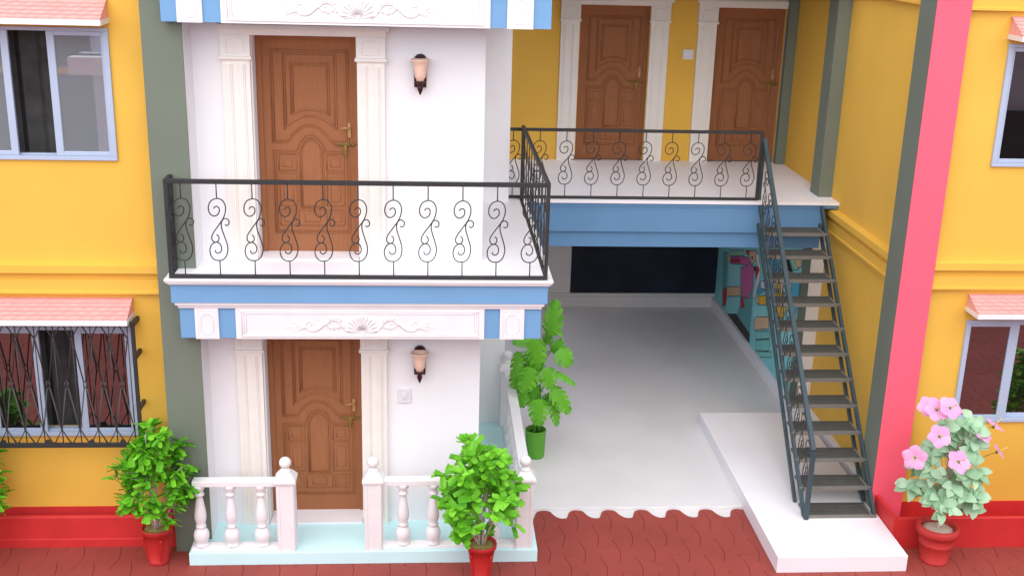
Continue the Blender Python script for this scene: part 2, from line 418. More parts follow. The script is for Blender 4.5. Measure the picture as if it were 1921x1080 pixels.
def ornament(cx, z0, y):
    """carved shell with leafy scrolls both sides, centre cx, base z0"""
    mb = MB(); sh = .0012
    k = .00136                       # metres per detail unit
    def P(u, v): return Vector((cx + u*k, y, z0 + v*k))
    for i in range(11):              # shell lobes
        a = PI*(i+.5)/11; l = 116 if 1 < i < 9 else 104
        c, s_ = math.cos(a), math.sin(a)
        mb.tube([P(c*22, s_*22+6), P(c*l*.55*.95, s_*l*.55+6), P(c*l*.85*.95, s_*l*.85+8), P(c*l*.95, s_*l+8)], .006, 7, r2=.0175)
        mb.lathe([(0.0005,-.014),(.012,-.009),(.0175,.0),(.012,.010),(.0005,.015)], P(c*l*.93, s_*l*.96+8), 8)
    mb.tube([P(-96,2),P(-60,8),P(0,4),P(60,8),P(96,2)], .007, 6)
    for q in (-30,-15,0,15,30): mb.lathe([(.0005,-.009),(.009,0),(.0005,.009)], P(q, 20+abs(q)*-.2), 8)
    for sg in (-1, 1):
        def S(pts, r, r2=None): mb.tube(smooth_path([P(sg*a, b) for a, b in pts], 4), r*1.3, 6, r2=None if r2 is None else r2*1.3)
        S([(92,14),(108,20),(118,34),(122,52),(112,66)], .008, .004)
        S([(126,40),(140,66),(165,90),(195,96),(225,86),(236,64),(222,44),(200,40),(188,54),(196,70),(212,70)], .0095, .004)
        for a, b, c, d in ((150,84,140,108),(170,96,166,118),(192,100,194,122),(214,96,226,114),(232,80,250,92),(150,50,164,34),(176,40,196,24)):
            mb.tube([P(sg*a,b),P(sg*(a+c)/2,(b+d)/2+3),P(sg*c,d)], .0115, 6, r2=.004)
        S([(228,80),(262,60),(300,28),(330,18),(360,22),(378,40),(384,66),(372,84),(352,82),(344,66),(354,56)], .0085, .004)
        S([(240,84),(268,48),(296,22)], .006, .003)
        for b2, r_ in ((64,.0075),(50,.0075),(36,.0075),(26,.006)):
            S([(372,42),(400,44+(b2-45)*.5),(430,b2),(462,b2+(b2-45)*.9)], r_, .003)
        for q in range(7): mb.lathe([(.0005,-.006),(.006,0),(.0005,.006)], P(sg*(430+q*13), 42), 6)
    return mb

def balcony_slab(z, y_back, name):
    """white cornices, blue bands and the panelled frieze, top surface at z"""
    x0, x1 = .787, 4.245
    s = MB()
    s.box(x0+.08, x1-.08, .12, y_back, z-.60, z-.012)
    o = s.build('balcony_slab', M['blue'], wh)
    f = MB(); f.box(x0+.038, x1-.038, .038, 3.16, z-.0295, z); f.build('balcony_floor', M['slab'], o)
    b = MB(); b.box(x0, x1, .02, y_back, z-.268, z-.088); b.build('blue_band', M['blue'], o)
    # upper cornice, stepped
    c = MB()
    for d, za, zb in ((.045,-.052,-.030),(.034,-.070,-.0525),(.018,-.0875,-.0705)):
        c.box(x0-d, x1+d, .02-d-.01, y_back, z+za, z+zb)
    c.build('cornice', M['trim'], o, bevel=.004)
    c = MB()
    for d, za, zb in ((.0,-.300,-.2685),(.022,-.332,-.3005)):
        c.box(x0+.025+d, x1-.025-d, .02+.015+d, y_back, z+za, z+zb)
    c.build('cornice', M['trim'], o, bevel=.004)
    fr = MB(); fr.box(.842, 4.195, .085, y_back, z-.632, z-.3325); fz = fr.build('frieze', M['blue'], o)
    za, zb = z-.635, z-.334; yf = .0845
    def small(xa, xb):
        p = MB(); p.box(xa, xb, yf-.022, yf, za, zb)
        y = yf-.024; w_ = xb-xa; h = zb-za
        def U(l): return [(xa+a*w_, za+b*h) for a, b in l]
        bead(p, U([(.13,.07),(.9,.07),(.9,.92)]), y, .0028); bead(p, U([(.13,.07),(.13,.6),(.13,.92),(.9,.92)]), y, .0028)
        for g_ in (0, .05):
            a, b, c_, d = .22+g_, .80-g_, .15+g_*.7, .84-g_*.7; n = .12
            bead(p, U([(a+n,c_),(b-n,c_),(b-n,c_+.05),(b-.04,c_+.1),(b,c_+.1),(b,d-.1),(b-.04,d-.1),(b-n,d-.05),(b-n,d),(a+n,d),(a+n,d-.05),(a+.04,d-.1),(a,d-.1),(a,c_+.1),(a+.04,c_+.1),(a+n,c_+.05)]), y, .004, True)
        return p.build('small_panel', M['trim'], fz, bevel=.003)
    small(.981, 1.196); small(3.807, 4.036)
    p = MB(); xa, xb = 1.352, 3.660
    p.box(xa, xb, yf-.02, yf, za, zb)
    for i, (d, r_) in enumerate(((.055,.010),(.075,.006),(.095,.008))):
        d2 = d*.5+.0
        bead(p, [(xa+d,za+d2),(xb-d,za+d2),(xb-d,zb-d2),(xa+d,zb-d2)], yf-.021, r_, True)
    lp = p.build('large_panel', M['trim'], fz, bevel=.003)
    ornament((xa+xb)/2+.01, za+.058, yf-.022).build('shell_ornament', M['trim'], fz)
    return o
balcony_slab(ZF, 3.16, 'balcony')
balcony_slab(ZF+2.876, 3.16, 'balcony')

# ------------------------------------------------------------------ rear house with terrace
rh = empty('rear_house', 'set back house with two brown terrace doors above an open blue fronted carport', 'house')
TD1, TD2, YT = 5.146, 7.008, 5.56
mb = MB()
wall_with_holes(mb, 4.061, 8.068, YT, 5.95, 2.955, 9, [(TD1-.004, TD1+WD+.004, ZF, ZF+HD+.004), (TD2-.004, TD2+WD+.004, ZF, ZF+HD+.004)])
mb.box(4.061, 8.068, 5.951, 8.2, 2.955, 9)
mb.build('wall', M['yellow'], rh)
for x in (TD1, TD2):
    make_door(rh, x, 5.655, ZF)
make_surround(rh, TD1, YT, ZF); make_surround(rh, TD2, YT, ZF, right=False)
MB().box(TD2+WD+.002, 7.985, YT-.05, YT-.001, ZF, ZF+HD).build('door_surround', M['cream'], rh)
MB().box(7.938, 8.068, 5.40, YT-.0505, ZF+.005, 9).build('pilaster', M['green'], rh)
# terrace slab: white top, two blue fascia bands
MB().box(4.2475, 8.069, 3.10, 3.1605, ZF-.03, ZF+.004).add([], []).box(4.2475, 8.068, 3.161, 5.559, ZF-.012, ZF+.004).build('terrace_floor', M['slab'], rh, bevel=.002)
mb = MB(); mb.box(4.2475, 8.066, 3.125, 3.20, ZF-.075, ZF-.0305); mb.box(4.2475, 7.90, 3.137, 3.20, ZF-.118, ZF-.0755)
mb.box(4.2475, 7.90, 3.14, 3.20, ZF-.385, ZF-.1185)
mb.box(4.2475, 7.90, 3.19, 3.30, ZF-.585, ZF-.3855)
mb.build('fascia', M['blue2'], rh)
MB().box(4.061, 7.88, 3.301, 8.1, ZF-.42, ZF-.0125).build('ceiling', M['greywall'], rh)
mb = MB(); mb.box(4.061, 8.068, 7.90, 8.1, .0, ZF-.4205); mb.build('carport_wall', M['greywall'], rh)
mb = MB(); mb.box(4.061, 7.86, 7.862, 7.8995, .023, .215); mb.box(4.061, 7.86, 7.872, 7.8995, .2155, .26); mb.build('skirting', M['screed'], rh, bevel=.006)
MB().box(4.2475, 7.9, 3.16, 5.559, 5.47, 5.86).build('terrace_shade_slab', M['blue'], rh)  # unseen slab added above the frame to darken the rear terrace wall
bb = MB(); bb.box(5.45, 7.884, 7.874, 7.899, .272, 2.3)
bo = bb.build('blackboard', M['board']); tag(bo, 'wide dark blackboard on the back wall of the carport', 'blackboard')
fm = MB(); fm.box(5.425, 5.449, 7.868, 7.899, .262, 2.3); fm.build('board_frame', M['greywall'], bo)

# ------------------------------------------------------------------ yellow corner houses
def moulding(mb, T, y, axis, a, b, sgn=-1):
    """string course; T top height, y wall plane, projecting in sgn direction"""
    prof = [(0,0),(.05,-.004),(.095,-.012),(.095,-.085),(.04,-.095),(.034,-.15),(.055,-.155),(.055,-.268),(.07,-.272),(.07,-.295),(0,-.30)]
    pts = [(y+sgn*p, T+q) for p, q in prof]
    if axis == 'x': mb.prism(pts, 'x', a, b)
    else: mb.prism(pts, 'y', a, b)

lh = empty('yellow_house', 'yellow house with grey green corner pilaster, left of the white house', 'house')
YL = .48
WINL = (-1.14, .288)
mb = MB()
wall_with_holes(mb, -7, .66, YL, .72, 0, 9, [(WINL[0], WINL[1], 1.158, 2.297), (WINL[0], WINL[1], 3.908, 5.099)])
mb.box(-7, .66, 1.3, 4, 0, 9)
mb.build('wall', M['yellow'], lh)
MB().box(.632, .985, .22, 4, 0, 9).build('corner_pilaster', M['green'], lh)
MB().box(.9855, .9895, .235, .86, ZP, 9).build('side_wall', M['white'], lh)
mb = MB(); moulding(mb, 2.935, YL, 'x', -7, .6315); mb.build('moulding', M['yellow'], lh); mb = MB(); moulding(mb, 5.8, YL, 'x', -7, .6315); mb.build('moulding', M['yellow'], lh)
mb = MB()
mb.prism([(.325,0),(.325,.085),(.334,.092),(.334,.32),(.342,.335),(.372,.338),(.378,.33),(.378,.10),(.479,.10),(.479,0)], 'x', -7, .6315)
mb.box(-7, .6315, .468, .4795, .1005, .375)
mb.build('plinth', M['red'], lh)

def make_window(house, x0, x1, z0, z1, wall_y, sashes, pane_mat, interior=True):
    """sliding window; sashes = list of (xa, xb, track) with stiles; openings show the dark room"""
    f = MB(); y = wall_y
    fw = .05
    f.box(x0, x1, y-.03, y+.14, z0, z0+.038); f.box(x0, x1, y-.03, y+.14, z1-.034, z1)
    f.box(x0, x0+fw, y-.03, y+.14, z0+.0385, z1-.0345); f.box(x1-fw, x1, y-.03, y+.14, z0+.0385, z1-.0345)
    f.box(x0+fw+.001, x1-fw-.001, y+.03, y+.045, z0+.0385, z0+.05)
    win = f.build('window', M['frame'], house, bevel=.003)
    room = MB(); room.box(x0+.002, x1-.002, y+.16, y+.58, z0+.002, z1-.002)
    rm = MB()
    rm.add([(x0,y+.5,z0),(x1,y+.5,z0),(x1,y+.5,z1),(x0,y+.5,z1)], [(0,1,2,3)]); 
    n = 22
    for k in range(n):
        xa = x0+(x1-x0)*k/n; xb = x0+(x1-x0)*(k+1)/n; da = .04*math.sin(k*2.1); db = .04*math.sin((k+1)*2.1)
        rm.add([(xa,y+.4+da,z0-.1),(xb,y+.4+db,z0-.1),(xb,y+.4+db,z1+.1),(xa,y+.4+da,z1+.1)], [(0,1,2,3)], None, True)
    rm.build('curtain', M['curtain'], win)
    for xa, xb, tr, sl, sr in sashes:
        s = MB(); ya = y-.012 + tr*.05; yb = ya+.035
        s.box(xa, xa+sl, ya, yb, z0+.04, z1-.036); s.box(xb-sr, xb, ya, yb, z0+.04, z1-.036)
        s.box(xa+sl, xb-sr, ya+.0005, yb-.0005, z0+.04, z0+.076); s.box(xa+sl, xb-sr, ya+.0005, yb-.0005, z1-.073, z1-.036)
        so_ = s.build('sash', M['frame'], win, bevel=.003)
        p = MB(); p.box(xa+sl-.004, xb-sr+.004, ya+.014, ya+.02, z0+.072, z1-.07); p.build('pane', pane_mat, so_)
    return win

def make_awning(house, x0, x1, ztop, zbot, wall_y, depth, trim=.045):
    a = MB(); yf = wall_y-depth
    a.add([(x0+.012,wall_y-.002,ztop),(x1-.012,wall_y-.002,ztop),(x1,yf,zbot),(x0,yf,zbot),(x0,wall_y-.002,zbot),(x1,wall_y-.002,zbot)],
          [(0,1,2,3),(0,3,4),(1,5,2),(3,2,5,4),(0,4,5,1)])
    rows = 5; n = max(8, int((x1-x0)/.018)); per = .118
    for r in range(rows):
        s0 = .12 + .88*r/rows; s1 = .12 + .88*(r+1)/rows - .01
        if r == 0: s0 = .0
        vs = []
        for k in range(n+1):
            x = x0 + (x1-x0)*k/n
            ph = ((x/per + (r % 2)*.5) % 1.0)
            e = .030*(.5-.5*math.cos(2*PI*ph))**.8
            e = .055*(ph if ph < .75 else (1-ph)*3)          # saw-like scale edge
            for s_, up in ((s0, .001),(min(.995, s1-.04+e), .013)):
                y = wall_y-.002 + (yf-wall_y)*s_; z = ztop + (zbot-ztop)*s_
                vs.append((x, y-up*.4, z+up))
            s_ = min(.995, s1-.04+e); vs.append((x, wall_y-.002+(yf-wall_y)*s_, ztop+(zbot-ztop)*s_))
        fs = []
        for k in range(n):
            for q in (0, 1): fs.append((k*3+q, (k+1)*3+q, (k+1)*3+q+1, k*3+q+1))
        a.add(vs, fs)
    o = a.build('awning', M['awning'], house)
    t = MB(); t.box(x0-.004, x1+.004, yf-.014, yf-.0005, zbot-trim, zbot+.004)
    t.box(x1-.008, x1+.006, yf, wall_y-.002, zbot-trim, zbot-.0005); t.box(x0-.006, x0+.008, yf, wall_y-.002, zbot-trim, zbot-.0005)
    t.build('awning_trim', M['awntrim'], o)
    return o
sl = [(-1.09,-.59,0,.06,.065),(-.255,.238,0,.066,.022)]
w1 = make_window(lh, WINL[0], WINL[1], 1.158, 2.297, YL, sl, M['pane_low'])
w2 = make_window(lh, WINL[0], WINL[1], 3.908, 5.099, YL, sl, M['pane_up'])
make_awning(lh, -1.19, .325, 2.585, 2.445, YL, .28)
make_awning(lh, -1.19, .300, 5.35, 5.185, YL, .28)

XR = 8.07
yh = empty('yellow_house', 'yellow house with pink corner strip and painted carport wall on the right', 'house')
YR = .74
WINR = (8.675, 10.103)
mb = MB()
wall_with_holes(mb, 8.2225, 14, YR, .98, 0, 9, [(WINR[0], WINR[1], 1.156, 2.297), (WINR[0], WINR[1], 3.905, 5.097)])
mb.box(XR, 14, 1.6, 8, 0, 9)
mb.box(XR, 8.4, 1.041, 1.599, 0, 9)
mb.build('wall', M['yellow'], yh)
MB().box(7.882, 8.222, .651, .6555, 0, 9).build('corner_strip', M['pink'], yh)
MB().box(7.8825, 8.2215, .656, 1.04, 0, 9).build('corner_pilaster', M['green'], yh)
mb = MB(); mb.box(7.902, 8.069, 3.405, 3.722, ZF+.006, 9); mb.build('pilaster', M['green'], yh)
mb = MB(); mb.box(7.902, 8.069, 3.409, 3.722, 0.02, ZF-.43); mb.build('pilaster', M['green'], yh)
mb = MB(); mb.box(7.903, 8.069, 3.404, 3.4085, 0.02, ZF-.43); mb.build('pilaster_face', M['white'], yh)
mb = MB(); moulding(mb, 2.938, YR, 'x', 8.2225, 14); mb.build('moulding', M['yellow'], yh); mb = MB(); moulding(mb, 5.70, YR, 'x', 8.2225, 14); mb.build('moulding', M['yellow'], yh)
mb = MB(); moulding(mb, 2.865, XR, 'y', 1.041, 3.4); mb.build('moulding', M['yellow'], yh); mb = MB(); moulding(mb, 5.70, XR, 'y', 1.041, 5.3); mb.build('moulding', M['yellow'], yh)
mb = MB()
mb.prism([(.128,0),(.128,.335),(.136,.345),(.162,.345),(.168,.335),(.168,0)], 'x', 7.965, 14)
mb.prism([(7.922,0),(7.922,.335),(7.929,.345),(7.957,.345),(7.9645,.335),(7.9645,0)], 'y', .128, .650)
mb.box(8.223, 14, .727, .7395, 0, .212)
mb.box(7.965, 14, .1685, .7265, -.01, .025)
mb.build('plinth', M['red'], yh)
make_window(yh, WINR[0], WINR[1], 1.156, 2.297, YR, [(8.722,9.254,0,.012,.10),(9.24,10.06,1,.03,.05)], M['pane_low'])
make_window(yh, WINR[0], WINR[1], 3.905, 5.097, YR, [(8.722,9.40,0,.030,.05),(9.38,10.06,1,.03,.05)], M['pane_low'])
make_awning(yh, 8.650, 10.2, 2.58, 2.445, YR, .28)
make_awning(yh, 8.660, 10.2, 5.35, 5.185, YR, .28)
# painted carport wall
mw = MB(); mw.box(7.888, XR-.001, 3.7225, 7.899, .0, ZF-.4295)
mo = mw.build('mural_wall', M['teal'], yh)
MUP = {'teal3': [[(6.545, 1.129), (6.38, 0.871), (6.335, 0.554), (6.452, 0.389), (5.69, 0.344), (5.689, 0.771), (5.764, 1.204), (5.89, 1.344)], [(7.598, 1.071), (7.27, 1.164), (7.14, 0.28), (7.389, 0.196)], [(5.119, 1.213), (4.918, 1.201), (4.809, 1.068), (5.044, 0.989)]], 'teal2': [[(7.126, 0.987), (6.502, 1.162), (6.436, 0.853), (7.094, 0.645)], [(7.186, 0.416), (6.378, 0.681), (6.478, 0.397), (7.106, 0.182)], [(5.696, 0.769), (5.044, 0.989), (4.944, 0.888), (5.583, 0.648)], [(4.249, 0.889), (3.829, 1.041), (3.781, 0.897), (4.146, 0.761)], [(5.114, 1.781), (4.615, 1.977), (4.488, 1.869), (5.02, 1.696)]], 'bluegreen': [[(5.079, 1.679), (4.609, 1.816), (4.501, 1.639), (5.013, 1.483)], [(4.037, 1.662), (3.698, 1.768), (3.703, 1.57), (3.976, 1.481)], [(3.895, 1.375), (3.703, 1.439), (3.756, 1.231), (3.837, 1.202)], [(5.581, 1.124), (5.4, 1.247), (5.107, 1.216), (5.493, 1.01)], [(4.883, 1.288), (4.437, 1.449), (4.369, 1.426), (4.811, 1.264)]], 'mint': [[(7.2, 1.205), (6.401, 1.432), (6.36, 1.355), (7.134, 1.131)], [(4.186, 1.933), (3.989, 1.991), (3.774, 1.912), (3.996, 1.845)]], 'aqua': [[(5.406, 0.48), (4.769, 0.72), (4.69, 0.638), (5.352, 0.384)], [(5.366, 0.362), (4.767, 0.597), (4.655, 0.571), (4.727, 0.439), (5.332, 0.219)], [(5.484, 0.142), (4.58, 0.485), (4.527, 0.42), (5.286, 0.127)]], 'pink': [[(7.127, 1.112), (6.513, 1.31), (6.039, 1.419), (5.954, 1.341), (5.773, 1.359), (5.747, 1.071), (5.909, 0.819), (6.231, 0.75), (6.413, 0.901), (6.453, 1.132), (6.121, 1.271), (6.438, 1.202), (7.057, 1.027)]], 'red': [[(7.064, 1.097), (6.54, 1.253), (6.528, 1.216), (7.042, 1.057)], [(7.376, 0.468), (7.301, 0.553), (7.15, 0.562), (7.136, 0.318), (7.301, 0.247)], [(6.308, 0.704), (6.204, 0.759), (6.08, 0.64), (6.272, 0.551)], [(6.288, 1.456), (6.074, 1.524), (6.064, 1.452), (6.177, 1.435)], [(5.625, 1.423), (5.481, 1.404), (5.626, 1.215), (5.678, 1.286)]], 'skin': [[(6.086, 1.515), (5.726, 1.617), (5.739, 1.467), (5.875, 1.364), (6.046, 1.397)], [(7.357, 1.123), (7.243, 1.134), (7.1, 1.107), (7.12, 1.017), (7.263, 1.043)], [(7.167, 0.611), (6.384, 0.859), (6.34, 0.731), (7.116, 0.461)], [(5.537, 0.953), (5.42, 1.019), (5.343, 0.915), (5.477, 0.898)], [(3.989, 1.991), (3.708, 2.073), (3.703, 1.977), (3.842, 1.918)], [(5.425, 0.703), (4.844, 0.904), (4.792, 0.75), (5.445, 0.493), (5.534, 0.545)], [(4.112, 1.628), (4.012, 1.656), (4.001, 1.553), (4.045, 1.478)], [(4.481, 1.508), (4.363, 1.553), (4.317, 1.415), (4.41, 1.367)]], 'white': [[(5.743, 1.563), (5.616, 1.6), (5.419, 1.403), (5.453, 1.219), (5.621, 0.909), (5.705, 0.926), (5.616, 1.187), (5.569, 1.358)], [(5.39, 1.258), (5.037, 1.36), (4.968, 1.272), (5.319, 1.168)], [(4.881, 1.398), (4.743, 1.441), (4.711, 1.343), (4.819, 1.29)], [(4.304, 1.765), (4.068, 1.787), (4.289, 1.72)], [(4.183, 1.613), (4.097, 1.636), (4.078, 1.578), (4.151, 1.555)]], 'yellow': [[(5.408, 1.026), (5.072, 1.151), (5.028, 1.021), (5.331, 0.919)], [(4.727, 1.297), (4.332, 1.458), (4.282, 1.383), (4.67, 1.223)], [(4.558, 1.152), (4.111, 1.295), (4.213, 1.086), (4.391, 1.057)], [(4.683, 1.449), (4.511, 1.524), (4.454, 1.426), (4.654, 1.362)]], 'dark': [[(4.398, 1.87), (4.227, 1.92), (3.998, 1.815), (4.238, 1.778)], [(5.939, 1.468), (5.866, 1.485), (5.873, 1.444), (5.921, 1.437)], [(4.523, 1.082), (4.386, 1.044), (4.433, 0.927)], [(5.773, 1.359), (5.67, 1.39), (5.659, 1.315), (5.748, 1.327)]], 'olive': [[(7.065, 0.185), (6.497, 0.38), (5.675, 0.344), (5.668, 0.149)]]}
mu = MB()
lift = {'teal3':.5,'teal2':1,'bluegreen':2,'aqua':2,'mint':2,'olive':2,'pink':3,'yellow':3,'white':3,'skin':4,'red':5,'dark':6}
for kname, polys in MUP.items():
    for poly in polys:
        xx = 7.888 - .0012*lift[kname]
        n = len(poly)
        poly = [(a, min(b, ZF-.44)) for a, b in poly]
        mu.add([(xx, a, b) for a, b in poly], [tuple(range(n))], M['m_'+kname])
        if kname in ('teal2', 'teal3'): continue
        for (a, b), (c, d) in zip(poly, poly[1:]+poly[:1]):     # painted outline
            L_ = math.hypot(c-a, d-b)
            if L_ < 1e-4: continue
            ny, nz = -(d-b)/L_*.0045, (c-a)/L_*.0045
            mu.add([(xx-.0006, a-ny, b-nz),(xx-.0006, c-ny, d-nz),(xx-.0006, c+ny, d+nz),(xx-.0006, a+ny, b+nz)], [(0,1,2,3)], M['m_dark'])
mu.build('painted_children', None, yh)
mb = MB(); mb.box(7.83, 7.8875, 3.0, 7.8615, .0225, .21); mb.box(8.0, XR-.001, 1.042, 3.403, 0, .20); mb.build('skirting', M['slab'], yh, bevel=.008)

# ------------------------------------------------------------------ wrought iron scroll (u across, v up, origin at bottom stem foot of scroll)
C1 = [(470,293),(477,284),(490,281),(501,291),(500,312),(487,328),(468,333),(450,322),(441,300),(445,270),(462,248),(490,238),(518,246),(535,272),(536,305),(525,338),(510,362),(482,398),(460,428),(451,450),(455,468),(470,476),(485,470),(492,455),(487,440),(478,435)]
C2 = [(528,380),(540,384),(551,375),(552,358),(540,347),(525,347),(512,362),(508,385),(512,410),(525,450),(537,490),(538,520),(528,552),(508,572),(485,577),(460,572),(443,553),(437,525),(443,500),(458,482),(478,476),(495,485),(503,505),(500,525),(485,537),(470,532),(467,520)]
def scroll_mesh(mb, fn, r=.0057, top=.155, bot=.105, su=.00158, sv=.00170):
    """fn maps (u, v) metres to a point"""
    for c in (C1, C2):
        mb.tube(smooth_path([fn((a-490)*su, (577-b)*sv) for a, b in c], 3), r, 5)
    mb.tube([fn(0, (577-238)*sv), fn(0, (577-238)*sv+top)], r, 5)
    mb.tube([fn(0, 0), fn(0, -bot)], r, 5)

def scrolls_along(root, spots, zs, top, bot, axis, sgn=1, sv=.00170):
    """spots: positions of each scroll; one mesh, copies share it"""
    mb = MB()
    if axis == 'x': scroll_mesh(mb, lambda u, v: Vector((u, 0, v)), top=top, bot=bot, sv=sv)
    else: scroll_mesh(mb, lambda u, v: Vector((0, sgn*u, v)), top=top, bot=bot, sv=sv)
    first = mb.build('scroll', M['iron'], root, loc=(spots[0][0], spots[0][1], zs))
    for p in spots[1:]:
        c = first.copy(); col.objects.link(c); c.parent = root; c.location = (p[0], p[1], zs)

# balcony railing, three sides
br = empty('balcony_railing', 'black wrought iron scroll railing around the front balcony of the white house', 'railing')
X0, X1 = .787, 4.236
zt, zb = 3.842, 2.926
def u_rail(name, z, h):
    mb = MB()
    mb.box(X0, X1, 0, .036, z-h, z)
    mb.box(X0, X0+.036, .0365, .218, z-h, z)
    mb.box(X1-.036, X1, .0365, 3.12, z-h, z)
    mb.build(name, M['iron'], br, bevel=.002)
u_rail('handrail', zt, .040); u_rail('bottom_rail', zb+.034, .036)
for x, y in ((X0, .001), (X1-.036, .001), (X1-.036, 3.085), (X0, .181)):
    MB().box(x+.001, x+.035, y, y+.034, zb-.003, zt-.0402).build('post', M['iron'], br)
ZS = 3.093
xs = [1.2454 + .3137*k for k in range(-1, 10)]
scrolls_along(br, [(x, .018) for x in xs], ZS, zt-.04-(ZS+.576), ZS-zb-.03, 'x')
ys = [.30 + .3137*k for k in range(0, 9)]
scrolls_along(br, [(X1-.018, y) for y in ys], ZS, zt-.04-(ZS+.576), ZS-zb-.03, 'y', 1)
mb = MB(); scroll_mesh(mb, lambda u, v: Vector((X0+.018, .108+u*.8, ZS+v)), top=zt-.04-(ZS+.576), bot=ZS-zb-.03); mb.build('scroll', M['iron'], br)

tr = empty('terrace_railing', 'straight black iron scroll railing along the edge of the rear terrace', 'railing')
yt_, zt2, zb2 = 3.164, 3.800, 2.966
MB().box(4.065, 7.083, yt_, yt_+.03, zt2-.036, zt2).build('handrail', M['iron'], tr, bevel=.002)
MB().box(4.065, 7.083, yt_, yt_+.03, zb2-.004, zb2+.028).build('bottom_rail', M['iron'], tr, bevel=.002)
MB().box(7.05, 7.082, yt_+.001, yt_+.029, zb2+.0285, zt2-.0365).build('post', M['iron'], tr)
scrolls_along(tr, [(4.4254+.3137*k, yt_+.015) for k in range(-1, 9)], 3.134, zt2-.036-(3.134+.52), 3.134-zb2-.026, 'x', 1, .00153)

# landing platform
pl = MB().box(6.592, 7.915, -.317, 3.2, 0, .176).build('landing_platform', M['slab'], bevel=.004)
tag(pl, 'long white concrete landing block at the foot of the metal stairs', 'platform')

# staircase
st = empty('metal_staircase', 'open blue grey steel staircase with ribbed treads rising to the terrace', 'staircase')
SX0, SX1 = 7.085, 7.878
def SY(k): return .462 + .2154*k
def SZ(k): return .206 + .2223*k
for x in (SX0+.018, SX1-.018):
    fr_ = MB(); k1 = 12.35
    fr_.bar((x, SY(-.05)+.02, SZ(-.05)-.02), (x, SY(k1)+.02, SZ(k1)-.02), .034, .055, None, (0,-1,1)); fr_.build('stringer', M['steel'], st, bevel=.002)
    rr_ = MB(); rr_.bar((x, .80, .180), (x, 3.13, .180+2.33*1.075), .032, .05, None, (0,-1,1)); rr_.build('stringer', M['steel'], st, bevel=.002)
first = None
def tread_mesh():
    t = MB(); a, b = SX0+.037, SX1-.037
    t.box(SX0+.002, SX1-.002, 0, .026, -.036, 0, M['nosing'])
    t.box(a, b, .262, .290, -.03, 0, M['tread'])
    t.box(a, a+.022, .0265, .2615, -.03, -.002, M['nosing']); t.box(b-.022, b, .0265, .2615, -.03, -.002, M['nosing'])
    n = 6
    for i in range(n):
        y0 = .034 + i*.0385
        t.box(a+.0225, b-.0225, y0, y0+.026, -.022, -.002-.001*(i % 2), M['tread'])
    return t
t0 = tread_mesh().build('tread', None, st, loc=(0, SY(0)-.012, SZ(0)))
for k in range(1, 12):
    c = t0.copy(); col.objects.link(c); c.parent = st; c.location = (0, SY(k)-.012, SZ(k))
hx = SX0+.022
hr = MB(); A = Vector((hx, .432, .965)); B = Vector((hx, 3.205, 3.705))
hr.bar(A, B, .048, .048, None, (0,-1,1)); hr.build('handrail', M['steel'], st, bevel=.004)
MB().box(hx-.023, hx+.023, .412, .458, .179, .965).build('post', M['steel'], st, bevel=.003)
MB().box(hx-.022, hx+.022, 3.2, 3.242, ZF+.005, 3.70).build('post', M['steel'], st, bevel=.003)
sm = MB()
scroll_mesh(sm, lambda u, v: Vector((0, u, v+u*.25)), r=.0052, top=.10, bot=.09, su=.00158, sv=.00145)
s0 = sm.build('scroll', M['iron'], st, loc=(hx, .60, .50))
for k in range(1, 12):
    c = s0.copy(); col.objects.link(c); c.parent = st; c.location = (hx, .60+.2154*k, .50+.2154*k*.995)

# ------------------------------------------------------------------ porch balustrades
BP = [(.062,0),(.062,.018),(.05,.03),(.056,.05),(.067,.085),(.070,.12),(.062,.16),(.046,.185),(.038,.20),(.047,.208),(.047,.222),(.038,.232),(.046,.27),(.054,.31),(.052,.36),(.043,.43),(.033,.50),(.028,.535),(.03,.545),(.045,.555),(.045,.572),(.032,.582),(.036,.60),(.05,.625),(.055,.65),(.055,.664)]
def baluster():
    return MB().lathe([(r*1.08, z*.985) for r, z in BP], (0,0,0), 18)
def newel(root, x, y, w_=.165):
    m = MB(); z0 = ZP+.001; h = w_/2
    m.box(x-h, x+h, y-h, y+h, z0, .868)
    for s_ in (-1, 1):                        # raised side frame strips
        m.box(x+s_*h*.80-.012, x+s_*h*.80+.012, y-h-.006, y-h-.0005, z0, .85)
        m.box(x+h+.0005, x+h+.006, y+s_*h*.80-.012, y+s_*h*.80+.012, z0, .85)
        m.box(x-h-.006, x-h-.0005, y+s_*h*.80-.012, y+s_*h*.80+.012, z0, .85)
    o = m.build('newel_post', M['trim'], root, bevel=.004)
    c = MB(); e = h+.022
    c.box(x-e, x+e, y-e, y+e, .8685, .90)
    c.add([(x-e,y-e,.9005),(x+e,y-e,.9005),(x+e,y+e,.9005),(x-e,y+e,.9005),(x-.055,y-.055,.965),(x+.055,y-.055,.965),(x+.055,y+.055,.965),(x-.055,y+.055,.965)],
          [(3,2,1,0),(4,5,6,7),(0,1,5,4),(1,2,6,5),(2,3,7,6),(3,0,4,7)])
    c.build('cap', M['trim'], o, bevel=.006)
    f = MB(); f.lathe([(.055,.965),(.058,.975),(.045,.99),(.030,1.0),(.028,1.005)] + [(.058*math.sin(a), 1.058-.058*math.cos(a)) for a in [R(30+10*i) for i in range(16)]], (x, y, 0), 20)
    f.build('ball_finial', M['trim'], o)
    return o
def bal_row(root, pts):
    first = baluster().build('baluster', M['trim'], root, loc=(pts[0][0], pts[0][1], .172))
    for p in pts[1:]:
        c = first.copy(); col.objects.link(c); c.parent = root; c.location = (p[0], p[1], .172)
yb_ = .045
lb = empty('porch_balustrade', 'short white balustrade with three turned balusters left of the porch opening', 'balustrade')
MB().box(.83, 1.672, yb_-.06, yb_+.06, ZP+.001, .171).build('base_rail', M['trim'], lb, bevel=.004)
